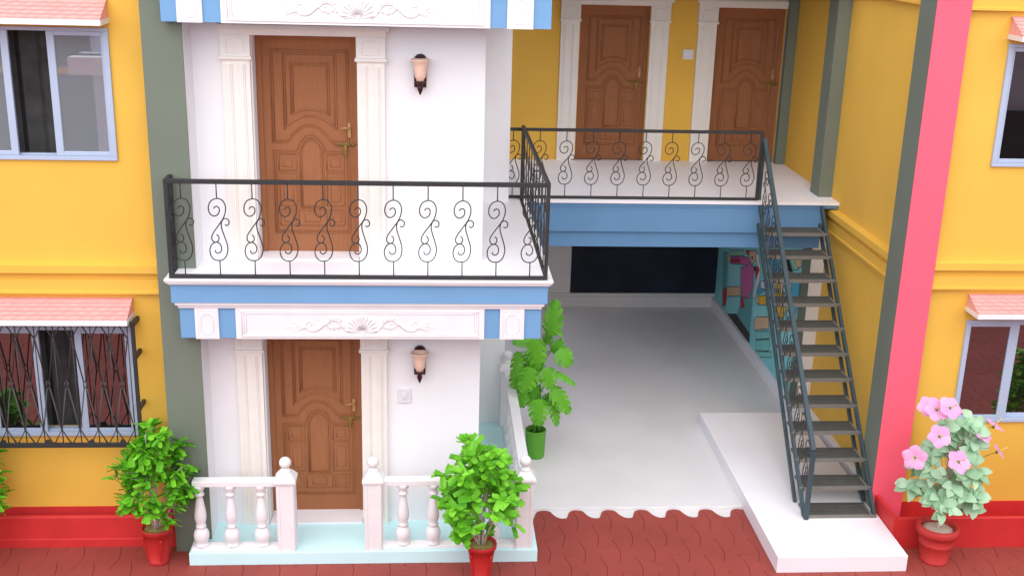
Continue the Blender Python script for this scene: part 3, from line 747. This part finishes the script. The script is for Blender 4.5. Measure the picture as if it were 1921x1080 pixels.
MB().box(.87, 1.670, yb_-.055, yb_+.055, .826, .884).build('top_rail', M['trim'], lb, bevel=.006)
newel(lb, 1.760, yb_)
bal_row(lb, [(.925, yb_), (1.222, yb_), (1.515, yb_)])
rb = empty('porch_balustrade', 'white balustrade with three ball topped posts turning the right corner of the porch', 'balustrade')
xc = 4.105
MB().box(2.690, 4.019, yb_-.06, yb_+.06, ZP+.001, .171).build('base_rail', M['trim'], rb, bevel=.004)
MB().box(2.690, 4.019, yb_-.055, yb_+.055, .826, .884).build('top_rail', M['trim'], rb, bevel=.006)
MB().box(xc-.06, xc+.06, .131, 2.86, ZP+.001, .171).build('base_rail', M['trim'], rb, bevel=.004)
MB().box(xc-.055, xc+.055, .131, 2.86, .826, .884).build('top_rail', M['trim'], rb, bevel=.006)
newel(rb, 2.605, yb_); newel(rb, xc-.015, yb_+.005); newel(rb, xc-.01, 2.945)
bal_row(rb, [(2.895+.297*k, yb_) for k in range(4)] + [(xc, .40+.305*k) for k in range(8)])

# ------------------------------------------------------------------ wall lamps, switches
def lamp(label, z):
    o = empty('wall_lamp', label, 'wall lamp', (3.050, YA, z), 'wall lamps beside the brown doors')
    b = MB()
    pts = [(-.055,.05),(.055,.05),(.06,.22)] + [(.06*math.cos(R(a)), .293+.06*math.sin(R(a))) for a in range(0, 181, 15)] + [(-.06,.22)]
    b.prism([(p, q-.02) for p, q in pts], 'y', -.03, -.001)
    b.tube([(0,-.02,.05),(0,-.06,.02),(0,-.10,.07)], .014, 8)
    b.build('back_plate', M['maroon'], o, bevel=.008)
    s = MB(); c = (0,-.105,0)
    s.lathe([(.034,.098),(.036,.115),(.044,.125),(.052,.14),(.056,.175),(.060,.22),(.064,.248),(.072,.265),(.088,.282),(.091,.290),(.085,.296),(.070,.288),(.056,.262),(.05,.2),(.044,.14),(.03,.12)], c, 24)
    s.build('lamp_shade', M['shade'], o)
    n = MB(); n.lathe([(.0008,-.032),(.008,-.022),(.024,.018),(.026,.04),(.022,.05),(.026,.075),(.040,.082),(.042,.092),(.038,.0985),(.02,.0985)], c, 20)
    n.build('finial', M['maroon'], o)
    bl = MB(); bl.lathe([(.012,.13),(.02,.16),(.024,.19),(.018,.215),(.0008,.224)], c, 14); bl.build('bulb', M['plastic'], o)
    return o
lamp('peach bell wall lamp beside the balcony door on the upper floor', 4.583)
lamp('peach bell wall lamp above the white switch beside the porch door', 1.745)
def switch(label, x0, x1, y, z0, z1):
    o = empty('light_switch', label, 'switch', ((x0+x1)/2, y, (z0+z1)/2))
    a = (x1-x0)/2; b = (z1-z0)/2
    MB().box(-a, a, -.022, -.001, -b, b).build('cover_plate', M['plastic'], o, bevel=.006)
    s = MB(); s.add([(-a*.5,-.0225,-b*.6),(a*.55,-.0225,-b*.6),(a*.55,-.030,b*.6),(-a*.5,-.0235,b*.6),(.0,-.034,0)], [(0,1,4),(1,2,4),(2,3,4),(3,0,4)]); s.build('rocker', M['plastic'], o)
    g2 = MB(); g2.box(-a*.04, a*.04, -.0265, -.0228, -b*.6, b*.6); g2.build('rocker_gap', M['frame'], o)
switch('white wall switch below the peach lamp next to the porch door', 2.832, 2.962, YA, 1.465, 1.617)
switch('white wall switch on yellow wall between the two terrace doors', 6.556, 6.706, YT, 4.362, 4.495)

# ------------------------------------------------------------------ window grille
wg = empty('window_grille', 'dark grey metal window grille with long diamond lattice on the yellow house', 'grille')
gx0, gx1, gy, gz0, gz1 = -1.22, .372, .255, 1.125, 2.415
m = MB()
m.box(gx0, gx0+.04, gy, gy+.03, gz0, gz1); m.box(gx1-.035, gx1, gy, gy+.03, gz0, gz1)
m.box(gx0+.0405, gx1-.0355, gy, gy+.03, gz1-.03, gz1); m.box(gx0+.0405, gx1-.0355, gy, gy+.03, gz0, gz0+.045)
m.build('grille_frame', M['iron'], wg, bevel=.003)
for z in (gz1-.035, 2.05, 1.52):
    for x in (gx1-.03, gx0):
        MB().box(x, x+.03, gy+.0305, YL-.001, z-.02, z+.02).build('bracket', M['iron'], wg)
for x in (-.95, -.53, -.115, .18):
    MB().prism([(x-.03,gz0+.0455),(x+.03,gz0+.0455),(x+.018,gz0+.075),(x,gz0+.085),(x-.018,gz0+.075)], 'y', gy+.002, gy+.02).build('foot_clip', M['iron'], wg)
m = MB(); p_ = .172; r_ = .0072
n_ = int((gx1-.035-gx0-.04)/p_)+1
z0, z1 = gz0+.04, gz1-.025; zm = z0+(z1-z0)*.5
zA, zB = z0+.155, z1-.155
gyc = gy+.012
for layer, (off, dz) in enumerate(((0, .0),)):
    yy = gyc + layer*.014
    for i in range(-1, n_+1):
        x = gx0+.06+(i+off)*p_
        def inb(q): return gx0+.03 < q < gx1-.03
        zc = zm + dz*1.2
        if inb(x):
            for q in ((x-.014, x+.014) if True else ()):
                m.tube([(q,yy,zc-.03),(q,yy,zc+.03)], r_, 4)
            m.tube([(x-.018,yy,zc+.032),(x+.018,yy,zc+.032)], r_, 4); m.tube([(x-.018,yy,zc-.032),(x+.018,yy,zc-.032)], r_, 4)
        for sg in (-1, 1):
            a = x+sg*.012; b = x+sg*p_/2
            if inb(a) and inb(b):
                m.tube([(a,yy,zc+.03),(b-sg*.004,yy,zB),(b-sg*.004,yy,zB+.02)], r_, 4)
                m.tube([(a,yy,zc-.03),(b-sg*.004,yy,zA),(b-sg*.004,yy,zA-.02)], r_, 4)
                m.tube([(b-sg*.004,yy,zB+.015),(x+sg*.004,yy,z1+.005)], r_, 4)
                m.tube([(b-sg*.004,yy,zA-.015),(x+sg*.004,yy,z0-.005)], r_, 4)
    if layer == 0:
        for i in range(0, n_+1):
            x = gx0+.06+(i+.0)*p_
            if gx0+.03 < x+.05 < gx1-.03: m.tube([(x+p_/2,yy+.008,z0),(x+p_/2,yy+.008,z1)], r_*.8, 4)
m.build('lattice', M['grille'], wg)

# ------------------------------------------------------------------ plants
def pot_red(root):
    p = MB(); p.lathe([(.092,0),(.098,.01),(.100,.035),(.094,.04),(.118,.24),(.135,.335),(.147,.342),(.150,.375),(.146,.388),(.136,.388),(.130,.36),(.1,.345)], (0,0,0), 28)
    for k in range(4):
        a = PI*k/2 + .7; c, s_ = math.cos(a), math.sin(a)
        p.bar((c*.098, s_*.098, .05), (c*.128, s_*.128, .28), .02, .02)
        p.lathe([(.001,-.016),(.014,-.01),(.017,0),(.014,.01),(.001,.016)], (c*.140, s_*.140, .285), 8)
    p.build('pot', M['potred'], root)
    rnd = random.Random(2); s = MB()
    s.lathe([(.001,.012),(.06,.010),(.11,.004),(.134,-.004)][::-1], (0,0,.358), 24)
    for i in range(160):
        a = rnd.uniform(0, 2*PI); q = .125*math.sqrt(rnd.random()); b = rnd.uniform(0, 2*PI); L_ = rnd.uniform(.01,.022)
        x, y = math.cos(a)*q, math.sin(a)*q; z = .366 + rnd.uniform(0,.008)
        s.add([(x,y,z),(x+math.cos(b)*L_,y+math.sin(b)*L_,z+.004),(x+math.cos(b)*L_+.004,y+math.sin(b)*L_+.004,z+.002),(x+.005,y+.004,z)], [(0,1,2,3)])
    s.build('soil', M['soil'], root)
def leaf_card(mb, p, d, n, L_, W_, m=None, bend=.25):
    d = d.normalized(); sd = d.cross(n)
    if sd.length < 1e-3: sd = d.orthogonal()
    sd.normalize(); nn = sd.cross(d).normalized()
    vs = []
    for k in range(3):
        t = k/2
        c = p + d*(L_*t) - nn*(bend*L_*t*t)
        ww = W_*(.75 if k == 0 else 1 if k == 1 else .92)
        vs += [c - sd*ww/2 + nn*ww*.12, c - nn*ww*.06, c + sd*ww/2 + nn*ww*.12]
    mb.add(vs, [(0,1,4,3),(1,2,5,4),(3,4,7,6),(4,5,8,7)], m)
def bush(root, seed=1):
    rnd = random.Random(seed); st_ = MB(); lf = MB()
    tips = []
    for i in range(20):
        a = 2*PI*i/20*1.618*5 + rnd.uniform(-.3,.3); lean = (.05 + .33*((i % 10)/9.0))
        top = (1.40 - .95*max(0, lean-.12)/.30 * .72) + rnd.uniform(-.10,.06)
        c, s_ = math.cos(a), math.sin(a)
        b0 = Vector((c*.02, s_*.02, .36))
        p1 = Vector((c*lean*.45, s_*lean*.45, .36+(top-.36)*.45)); p2 = Vector((c*lean*.8, s_*lean*.8, .36+(top-.36)*.8)); p3 = Vector((c*lean*1.0, s_*lean*1.0, top))
        path = smooth_path([b0, p1, p2, p3], 4); st_.tube(path, .0065, 5, r2=.0025)
        ends = [path]
        for q in range(4):
            k = rnd.randrange(5, len(path)-1); o = path[k]; ang = a + rnd.uniform(-1.3,1.3)
            L_ = rnd.uniform(.12,.24); e = o + Vector((math.cos(ang)*L_, math.sin(ang)*L_, rnd.uniform(-.20,.14)))
            e2 = Vector((e.x, e.y)); 
            if e2.length > .385: e.x *= .385/e2.length; e.y *= .385/e2.length
            br_ = [o, (o+e)/2+Vector((0,0,.03)), e]; st_.tube(br_, .003, 4, r2=.0015); ends.append(smooth_path(br_, 3))
        for path2 in ends:
            main = path2 is path
            n = 13 if main else 8
            for q in range(n):
                t = rnd.uniform(.42 if main else .2, 1)**.8
                p = path2[min(len(path2)-1, int(t*(len(path2)-1)))] + Vector((rnd.uniform(-.02,.02), rnd.uniform(-.02,.02), rnd.uniform(-.02,.02)))
                if p.z < (.50 if math.hypot(p.x, p.y) < .24 else .36): continue
                aa = rnd.uniform(0, 2*PI); out = Vector((p.x, p.y, 0)); out = out.normalized()*.6 if out.length > .02 else Vector((0,0,0))
                d = Vector((math.cos(aa), math.sin(aa), rnd.uniform(-.35,.75))) + out
                nn = Vector((rnd.uniform(-.5,.5), rnd.uniform(-1.3,-.1), 1))
                leaf_card(lf, p, d, nn, rnd.uniform(.085,.135), rnd.uniform(.042,.062), None, rnd.uniform(-.1,.45))
    for q in range(26):      # small tuft at the base
        aa = rnd.uniform(0, 2*PI); p = Vector((math.cos(aa)*.03+.02, math.sin(aa)*.03-.02, .47+rnd.uniform(0,.10)))
        leaf_card(lf, p, Vector((math.cos(aa), math.sin(aa), .7)), Vector((0,-.4,1)), .08, .034, None, .3)
    st_.build('stem', M['twig'], root); lf.build('foliage', M['leaf'], root)
b1 = empty('potted_bush', 'leafy bright green bush in red pot in front of the porch right corner', 'potted plant', (3.655, -.335, 0), 'green bushes in red pots')
pot_red(b1); bush(b1, 4)
def bush_at(x, y, rz, label, s_=1):
    c = copy_tree(b1); c.location = (x, y, 0); c.rotation_euler = (0,0,rz); c['label'] = label; c.scale = (s_, s_, s_)
    return c
bush_at(.500, .035, 2.9, 'leafy bright green bush in red pot against the grey green pilaster')
bush_at(-1.30, .0, 4.0, 'leafy bright green bush under the grille, cut by the left picture edge')
bush_at(10.22, -.42, 1.2, 'leafy green bush at the far right, seen only reflected in the lower right window')

# hibiscus
hb = empty('potted_hibiscus', 'pink flowering hibiscus in a round red clay pot beside the pink corner', 'potted plant', (8.285, -.105, 0))
p = MB(); p.lathe([(.135,0),(.140,.012),(.140,.03),(.134,.035),(.168,.20),(.172,.205),(.172,.222),(.168,.228),(.180,.300),(.186,.306),(.200,.312),(.212,.345),(.212,.375),(.200,.398),(.180,.402),(.166,.39),(.160,.36),(.1,.33)], (0,0,0), 36); p.build('pot', M['potclay'], hb)
s = MB(); s.lathe([(.162,-.003),(.1,.004),(.001,.008)], (0,0,.362), 24); s.build('soil', M['soil2'], hb)
rnd = random.Random(11); stm = MB(); lf = MB()
def oval_leaf(mb, p, d, n, L_, W_):
    d = d.normalized(); sd = d.cross(n)
    if sd.length < 1e-3: sd = d.orthogonal()
    sd.normalize(); nn = sd.cross(d).normalized(); vs = []; K = 6
    prof = [.22,.80,1.0,1.0,.86,.56,.06]
    for k in range(K+1):
        t = k/K; c = p + d*(L_*t) + nn*(L_*(.14*math.sin(PI*t) - .22*t*t)); ww = W_*prof[k]/2
        vs += [c - sd*ww + nn*ww*.16, c - nn*ww*.04, c + sd*ww + nn*ww*.16]
    fs = []
    for k in range(K): fs += [(k*3,k*3+1,k*3+4,k*3+3),(k*3+1,k*3+2,k*3+5,k*3+4)]
    mb.add(vs, fs, None, True)
stm.tube(smooth_path([(0,0,.36),(.012,0,.55),(-.01,.01,.75),(.02,0,.95)], 4), .015, 7, r2=.008)
stm.tube(smooth_path([(.012,0,.53),(.10,.0,.62),(.19,.02,.72)], 4), .010, 6, r2=.005)
stm.tube(smooth_path([(.0,0,.66),(-.08,.02,.76),(-.16,0,.9)], 4), .009, 6, r2=.004)
crown = []
for i in range(44):
    z = rnd.uniform(.62, 1.52); rr = .34*math.sqrt(max(.02, 1-((z-1.02)/.56)**2))*rnd.uniform(.3,1); a = rnd.uniform(0, 2*PI)
    crown.append(Vector((math.cos(a)*rr*1.05+(.10*(z-.9) if math.cos(a) > 0 else 0), math.sin(a)*rr*.9, z)))
for c in crown:
    b = Vector((c.x*.25, c.y*.25, max(.6, c.z-.28)))
    stm.tube(smooth_path([b, (b+c)/2+Vector((0,0,.03)), c], 3), .004, 4, r2=.002)
    for q in range(10):
        a = rnd.uniform(0, 2*PI); out = Vector((c.x, c.y-.15, 0))*1.2
        d = Vector((math.cos(a), math.sin(a)*.6-.25, rnd.uniform(-.9,.35))) + out*.8
        oval_leaf(lf, c+Vector((rnd.uniform(-.05,.05), rnd.uniform(-.05,.05), rnd.uniform(-.05,.05))), d, Vector((rnd.uniform(-.4,.4), rnd.uniform(-1.5,-.7), .8)), rnd.uniform(.10,.15), rnd.uniform(.075,.108))
stm.build('stem', M['twig'], hb); lf.build('foliage', M['mint'], hb)
def flower(pos, nrm, size=.105, spin=0.0):
    n = Vector(nrm).normalized(); u = n.orthogonal().normalized(); v = n.cross(u); pos = Vector(pos)
    f = MB()
    for k in range(5):
        a = 2*PI*k/5 + spin; vs = [pos]; fs = []
        rows = [(.28,.42,.03),(.55,.60,.10),(.85,.58,.16),(1.08,.47,.14),(1.2,.22,.10)]
        for rad, hw, up in rows:
            for j in range(-2, 3):
                b = a + hw*1.25*j/2 * (1 if rad < .9 else .9); q = rad*size*(1-.04*abs(j)) * (1+.03*math.sin(j*3+k))
                vs.append(pos + (u*math.cos(b)+v*math.sin(b))*q + n*(up*size*(1.0-.25*abs(j)) + .01*size*k + .02*size*math.sin(j*2.5+k)))
        for j in range(4): fs.append((0, 1+j, 2+j))
        for r_ in range(4):
            for j in range(4): fs.append((1+r_*5+j, 2+r_*5+j, 7+r_*5+j, 6+r_*5+j))
        f.add(vs, fs, None, True)
    o = f.build('flower', M['petal'], hb)
    s_ = MB(); tip = pos + n*size*.95 + Vector((0,0,-.01)); s_.tube([pos+n*.01, pos+n*size*.55, tip], .0045, 5, r2=.004)
    dd = (tip-pos).normalized(); s_.tube([tip, tip+dd*.014, tip+dd*.026, tip+dd*.032], .008, 6, r2=.003)
    s_.build('stamen', M['stamen'], o)
    t_ = MB(); b_ = Vector((pos.x*.45, pos.y*.35, pos.z-.16)); t_.tube(smooth_path([b_, (b_+pos)/2+Vector((0,0,.02)), pos-n*.01, pos], 4), .004, 5); t_.tube([pos-n*.03, pos+n*.004], .010, 6, r2=.016); t_.build('flower_stem', M['greenstem'], o)
# positions relative to the pot
for pos, nrm, sz, sp in [((-0.294, -0.195, 1.746), (-0.1, -0.75, 0.65), 0.105, 0.3), ((-0.319, -0.075, 1.727), (-0.35, -0.6, 0.7), 0.095, 0.9), ((-0.185, -0.235, 1.78), (0.2, -0.7, 0.7), 0.105, 0.1), ((-0.287, -0.315, 1.522), (-0.1, -0.85, 0.5), 0.1, 0.5), ((-0.469, -0.255, 1.271), (-0.5, -0.8, 0.35), 0.105, 0.2), ((-0.08, -0.355, 1.272), (0.1, -0.75, 0.65), 0.105, 0.7), ((0.227, -0.135, 1.453), (0.35, -0.35, 0.85), 0.09, 0.4), ((0.384, -0.055, 1.513), (0.5, -0.1, 0.85), 0.085, 0.2), ((0.488, -0.015, 1.218), (0.7, -0.25, 0.65), 0.075, 0.6)]:
    flower(pos, nrm, sz, sp)

# monstera
mo_ = empty('potted_monstera', 'tall monstera with slotted leaves in a green pot beside the porch', 'potted plant', (4.40, 2.17, 0))
mo_.location = (4.405, 2.30, .022)
p = MB(); p.lathe([(.108,0),(.112,.012),(.122,.325),(.124,.345),(.118,.352),(.114,.345),(.112,.30),(.06,.29)], (0,0,0), 32); p.build('pot', M['potgreen'], mo_)
s = MB(); s.lathe([(.113,-.002),(.06,.004),(.001,.006)], (0,0,.300), 20); s.build('soil', M['soil3'], mo_)
stm = MB()
for x, y, z1 in ((-.02,0,1.15),(.035,.02,.9),(.0,.05,.8)):
    stm.tube(smooth_path([(x,y,.29),(x+.01,y,.6),(x-.005,y+.01,z1)], 4), .021, 8, r2=.014)
def monstera_leaf(pos, d, n, L_, W_):
    pos = Vector(pos); d = Vector(d).normalized(); n = Vector(n); sd = d.cross(n).normalized(); nn = sd.cross(d).normalized()
    mb = MB()
    def pt(t, s_):          # t along the midrib 0..1, s_ -1..1 across
        cup = -.10*abs(s_)**1.5*W_ ; drop = -.22*L_*t*t
        return pos + d*(L_*t) + sd*(s_*W_/2) + nn*(cup+drop)
    def hw(t): return max(0.0, math.sin(PI*min(1, (t+.13)/1.13)**.82))**.62 if t < 1 else 0
    # solid band along the midrib
    K = 12; vs = []; fs = []
    for k in range(K+1):
        t = k/K; q = .48*hw(t)*(1-.25*t)
        vs += [pt(t,-q), pt(t,0)+nn*.004, pt(t,q)]
    for k in range(K): fs += [(k*3,k*3+1,k*3+4,k*3+3),(k*3+1,k*3+2,k*3+5,k*3+4)]
    mb.add(vs, fs, None, True)
    # fingers separated by slots
    F = 5
    for sg in (-1, 1):
        for k in range(F):
            ta, tb = .0+k*.185, .0+(k+1)*.185-.026
            if tb > .97: tb = .97
            rows = []
            for j in range(5):
                e = j/4; sw = .12*e*e
                i1 = .46*hw(ta)*(1-.25*ta); i2 = .46*hw(tb)*(1-.25*tb); qa = i1+(hw(min(.99, ta+sw))-i1)*e; qb = i2+(hw(min(.99, tb+sw))-i2)*e
                pin = 0 if j < 3 else (.008 if j == 3 else .03)
                rows.append((pt(ta+sw+pin, sg*qa*.97), pt((ta+tb)/2+sw, sg*(qa+qb)/2*1.02), pt(tb+sw-pin, sg*qb*.97)))
            vs = [q for r_ in rows for q in r_]; fs = []
            for j in range(4): fs += [(j*3,j*3+1,j*3+4,j*3+3),(j*3+1,j*3+2,j*3+5,j*3+4)]
            mb.add(vs, fs, None, True)
    mb.tube([pt(0,0)-nn*.004, pt(.5,0)-nn*.002, pt(.95,0)], .005, 5, r2=.002)
    o = mb.build('leaf', M['monst'], mo_)
    base = Vector((pos.x*.15, pos.y*.15, max(.35, min(1.1, pos.z-.18))))
    stm.tube(smooth_path([base, base*.5+pos*.5+Vector((0,0,.10)), pos+d*.01], 4), .007, 6, r2=.005)
for a in [((0.139, -0.02, 1.525), (0.016, -0.06, 0.396), (-0.2, -0.8, 0.5), 0.449, 0.25), ((0.136, 0.0, 1.674), (0.133, -0.06, -0.108), (0, -0.6, 0.8), 0.203, 0.088), ((-0.067, -0.25, 1.57), (0.055, -0.06, -0.353), (0, -0.9, 0.4), 0.406, 0.25), ((-0.23, -0.15, 1.377), (-0.1, -0.06, -0.318), (-0.5, -0.7, 0.4), 0.379, 0.188), ((0.216, -0.15, 1.41), (0.148, -0.06, -0.154), (0.2, -0.8, 0.55), 0.248, 0.263), ((0.166, 0.05, 1.301), (0.088, -0.06, 0.155), (0, -0.8, 0.6), 0.211, 0.163), ((-0.085, -0.3, 1.24), (-0.118, -0.06, -0.27), (-0.1, -0.9, 0.4), 0.337, 0.25), ((0.061, -0.3, 1.24), (0.075, -0.06, -0.224), (0.1, -0.9, 0.5), 0.273, 0.237), ((0.172, -0.2, 1.147), (0.244, -0.06, -0.094), (0, -0.5, 0.85), 0.3, 0.112), ((0.149, -0.25, 0.97), (0.226, -0.06, -0.254), (0.3, -0.8, 0.5), 0.387, 0.237), ((-0.014, -0.32, 0.867), (0.017, -0.06, -0.305), (0, -0.9, 0.35), 0.349, 0.25), ((0.161, -0.2, 0.789), (0.091, -0.06, -0.269), (0.4, -0.8, 0.4), 0.325, 0.163), ((-0.169, -0.1, 0.861), (-0.043, -0.06, -0.155), (-0.4, -0.8, 0.3), 0.192, 0.2), ((-0.067, 0.0, 1.451), (-0.215, -0.06, 0.022), (0, -0.8, 0.5), 0.251, 0.15), ((-0.018, -0.05, 0.94), (-0.084, -0.06, -0.243), (-0.2, -0.9, 0.3), 0.296, 0.2), ((0.09, 0.05, 0.627), (0.052, -0.06, 0.148), (0, -0.8, 0.5), 0.188, 0.15), ((-0.206, 0.0, 1.121), (-0.071, -0.06, -0.277), (-0.2, -0.9, 0.3), 0.327, 0.213), ((0.067, 0.1, 1.415), (0.067, -0.06, 0.075), (0, -0.9, 0.4), 0.131, 0.163), ((-0.071, 0.05, 1.301), (-0.044, -0.06, -0.323), (-0.1, -0.9, 0.3), 0.371, 0.225)]:
    monstera_leaf(*a)
for x, y in ((.07,-.06),(.10,-.03),(-.06,-.05)): stm.tube([(x*.6,y*.6,.29),(x,y,.75),(x*.3,y*.3,1.0)], .0025, 4)
stm.build('stem', M['greenstem'], mo_)

# ------------------------------------------------------------------ house across the court (behind the camera, seen mirrored in the window panes)
oh = empty('opposite_house', 'house across the court, seen only as a reflection in the upper window panes', 'house', (0,0,0))
YO = -14.5
mb = MB(); mb.box(-9, -4.05, YO-3, YO, 0, 4.6); mb.build('wall', M['green'], oh)
mb = MB(); mb.box(-4.049, 3.0, YO-3, YO+.3, 0, 4.6); mb.build('side_wall', M['slate'], oh)
mb = MB(); mb.box(3.001, 15.9, YO-3, YO-.2, 0, 5.0); mb.build('side_wall', M['yellow'], oh); mb = MB(); mb.box(15.901, 26, YO-3, YO-.2, 0, 5.0); mb.build('side_wall', M['greywall'], oh)
mb = MB(); mb.box(16.5, 20, YO-.19, YO-.1, 0, 2.15); mb.build('garage_door', M['roof'], oh)
mb = MB(); mb.box(-4.22, -1.0, YO+.31, YO+1.4, 2.88, 3.23); mb.build('balcony_slab', M['white'], oh)
mb = MB(); mb.box(-9, -4.05, YO+.001, YO+.05, 2.72, 2.86); mb.build('band', M['yellow'], oh)
ro_ = MB()
for z in (3.27, 4.07): ro_.box(-4.2, -1.0, YO+1.35, YO+1.39, z, z+.04)
for k in range(10): scroll_mesh(ro_, (lambda q: (lambda u, v: Vector((-4.05+.31*q+u, YO+1.37, 3.40+v))))(k), top=.12, bot=.1)
ro_.build('balcony_railing', M['iron'], oh)
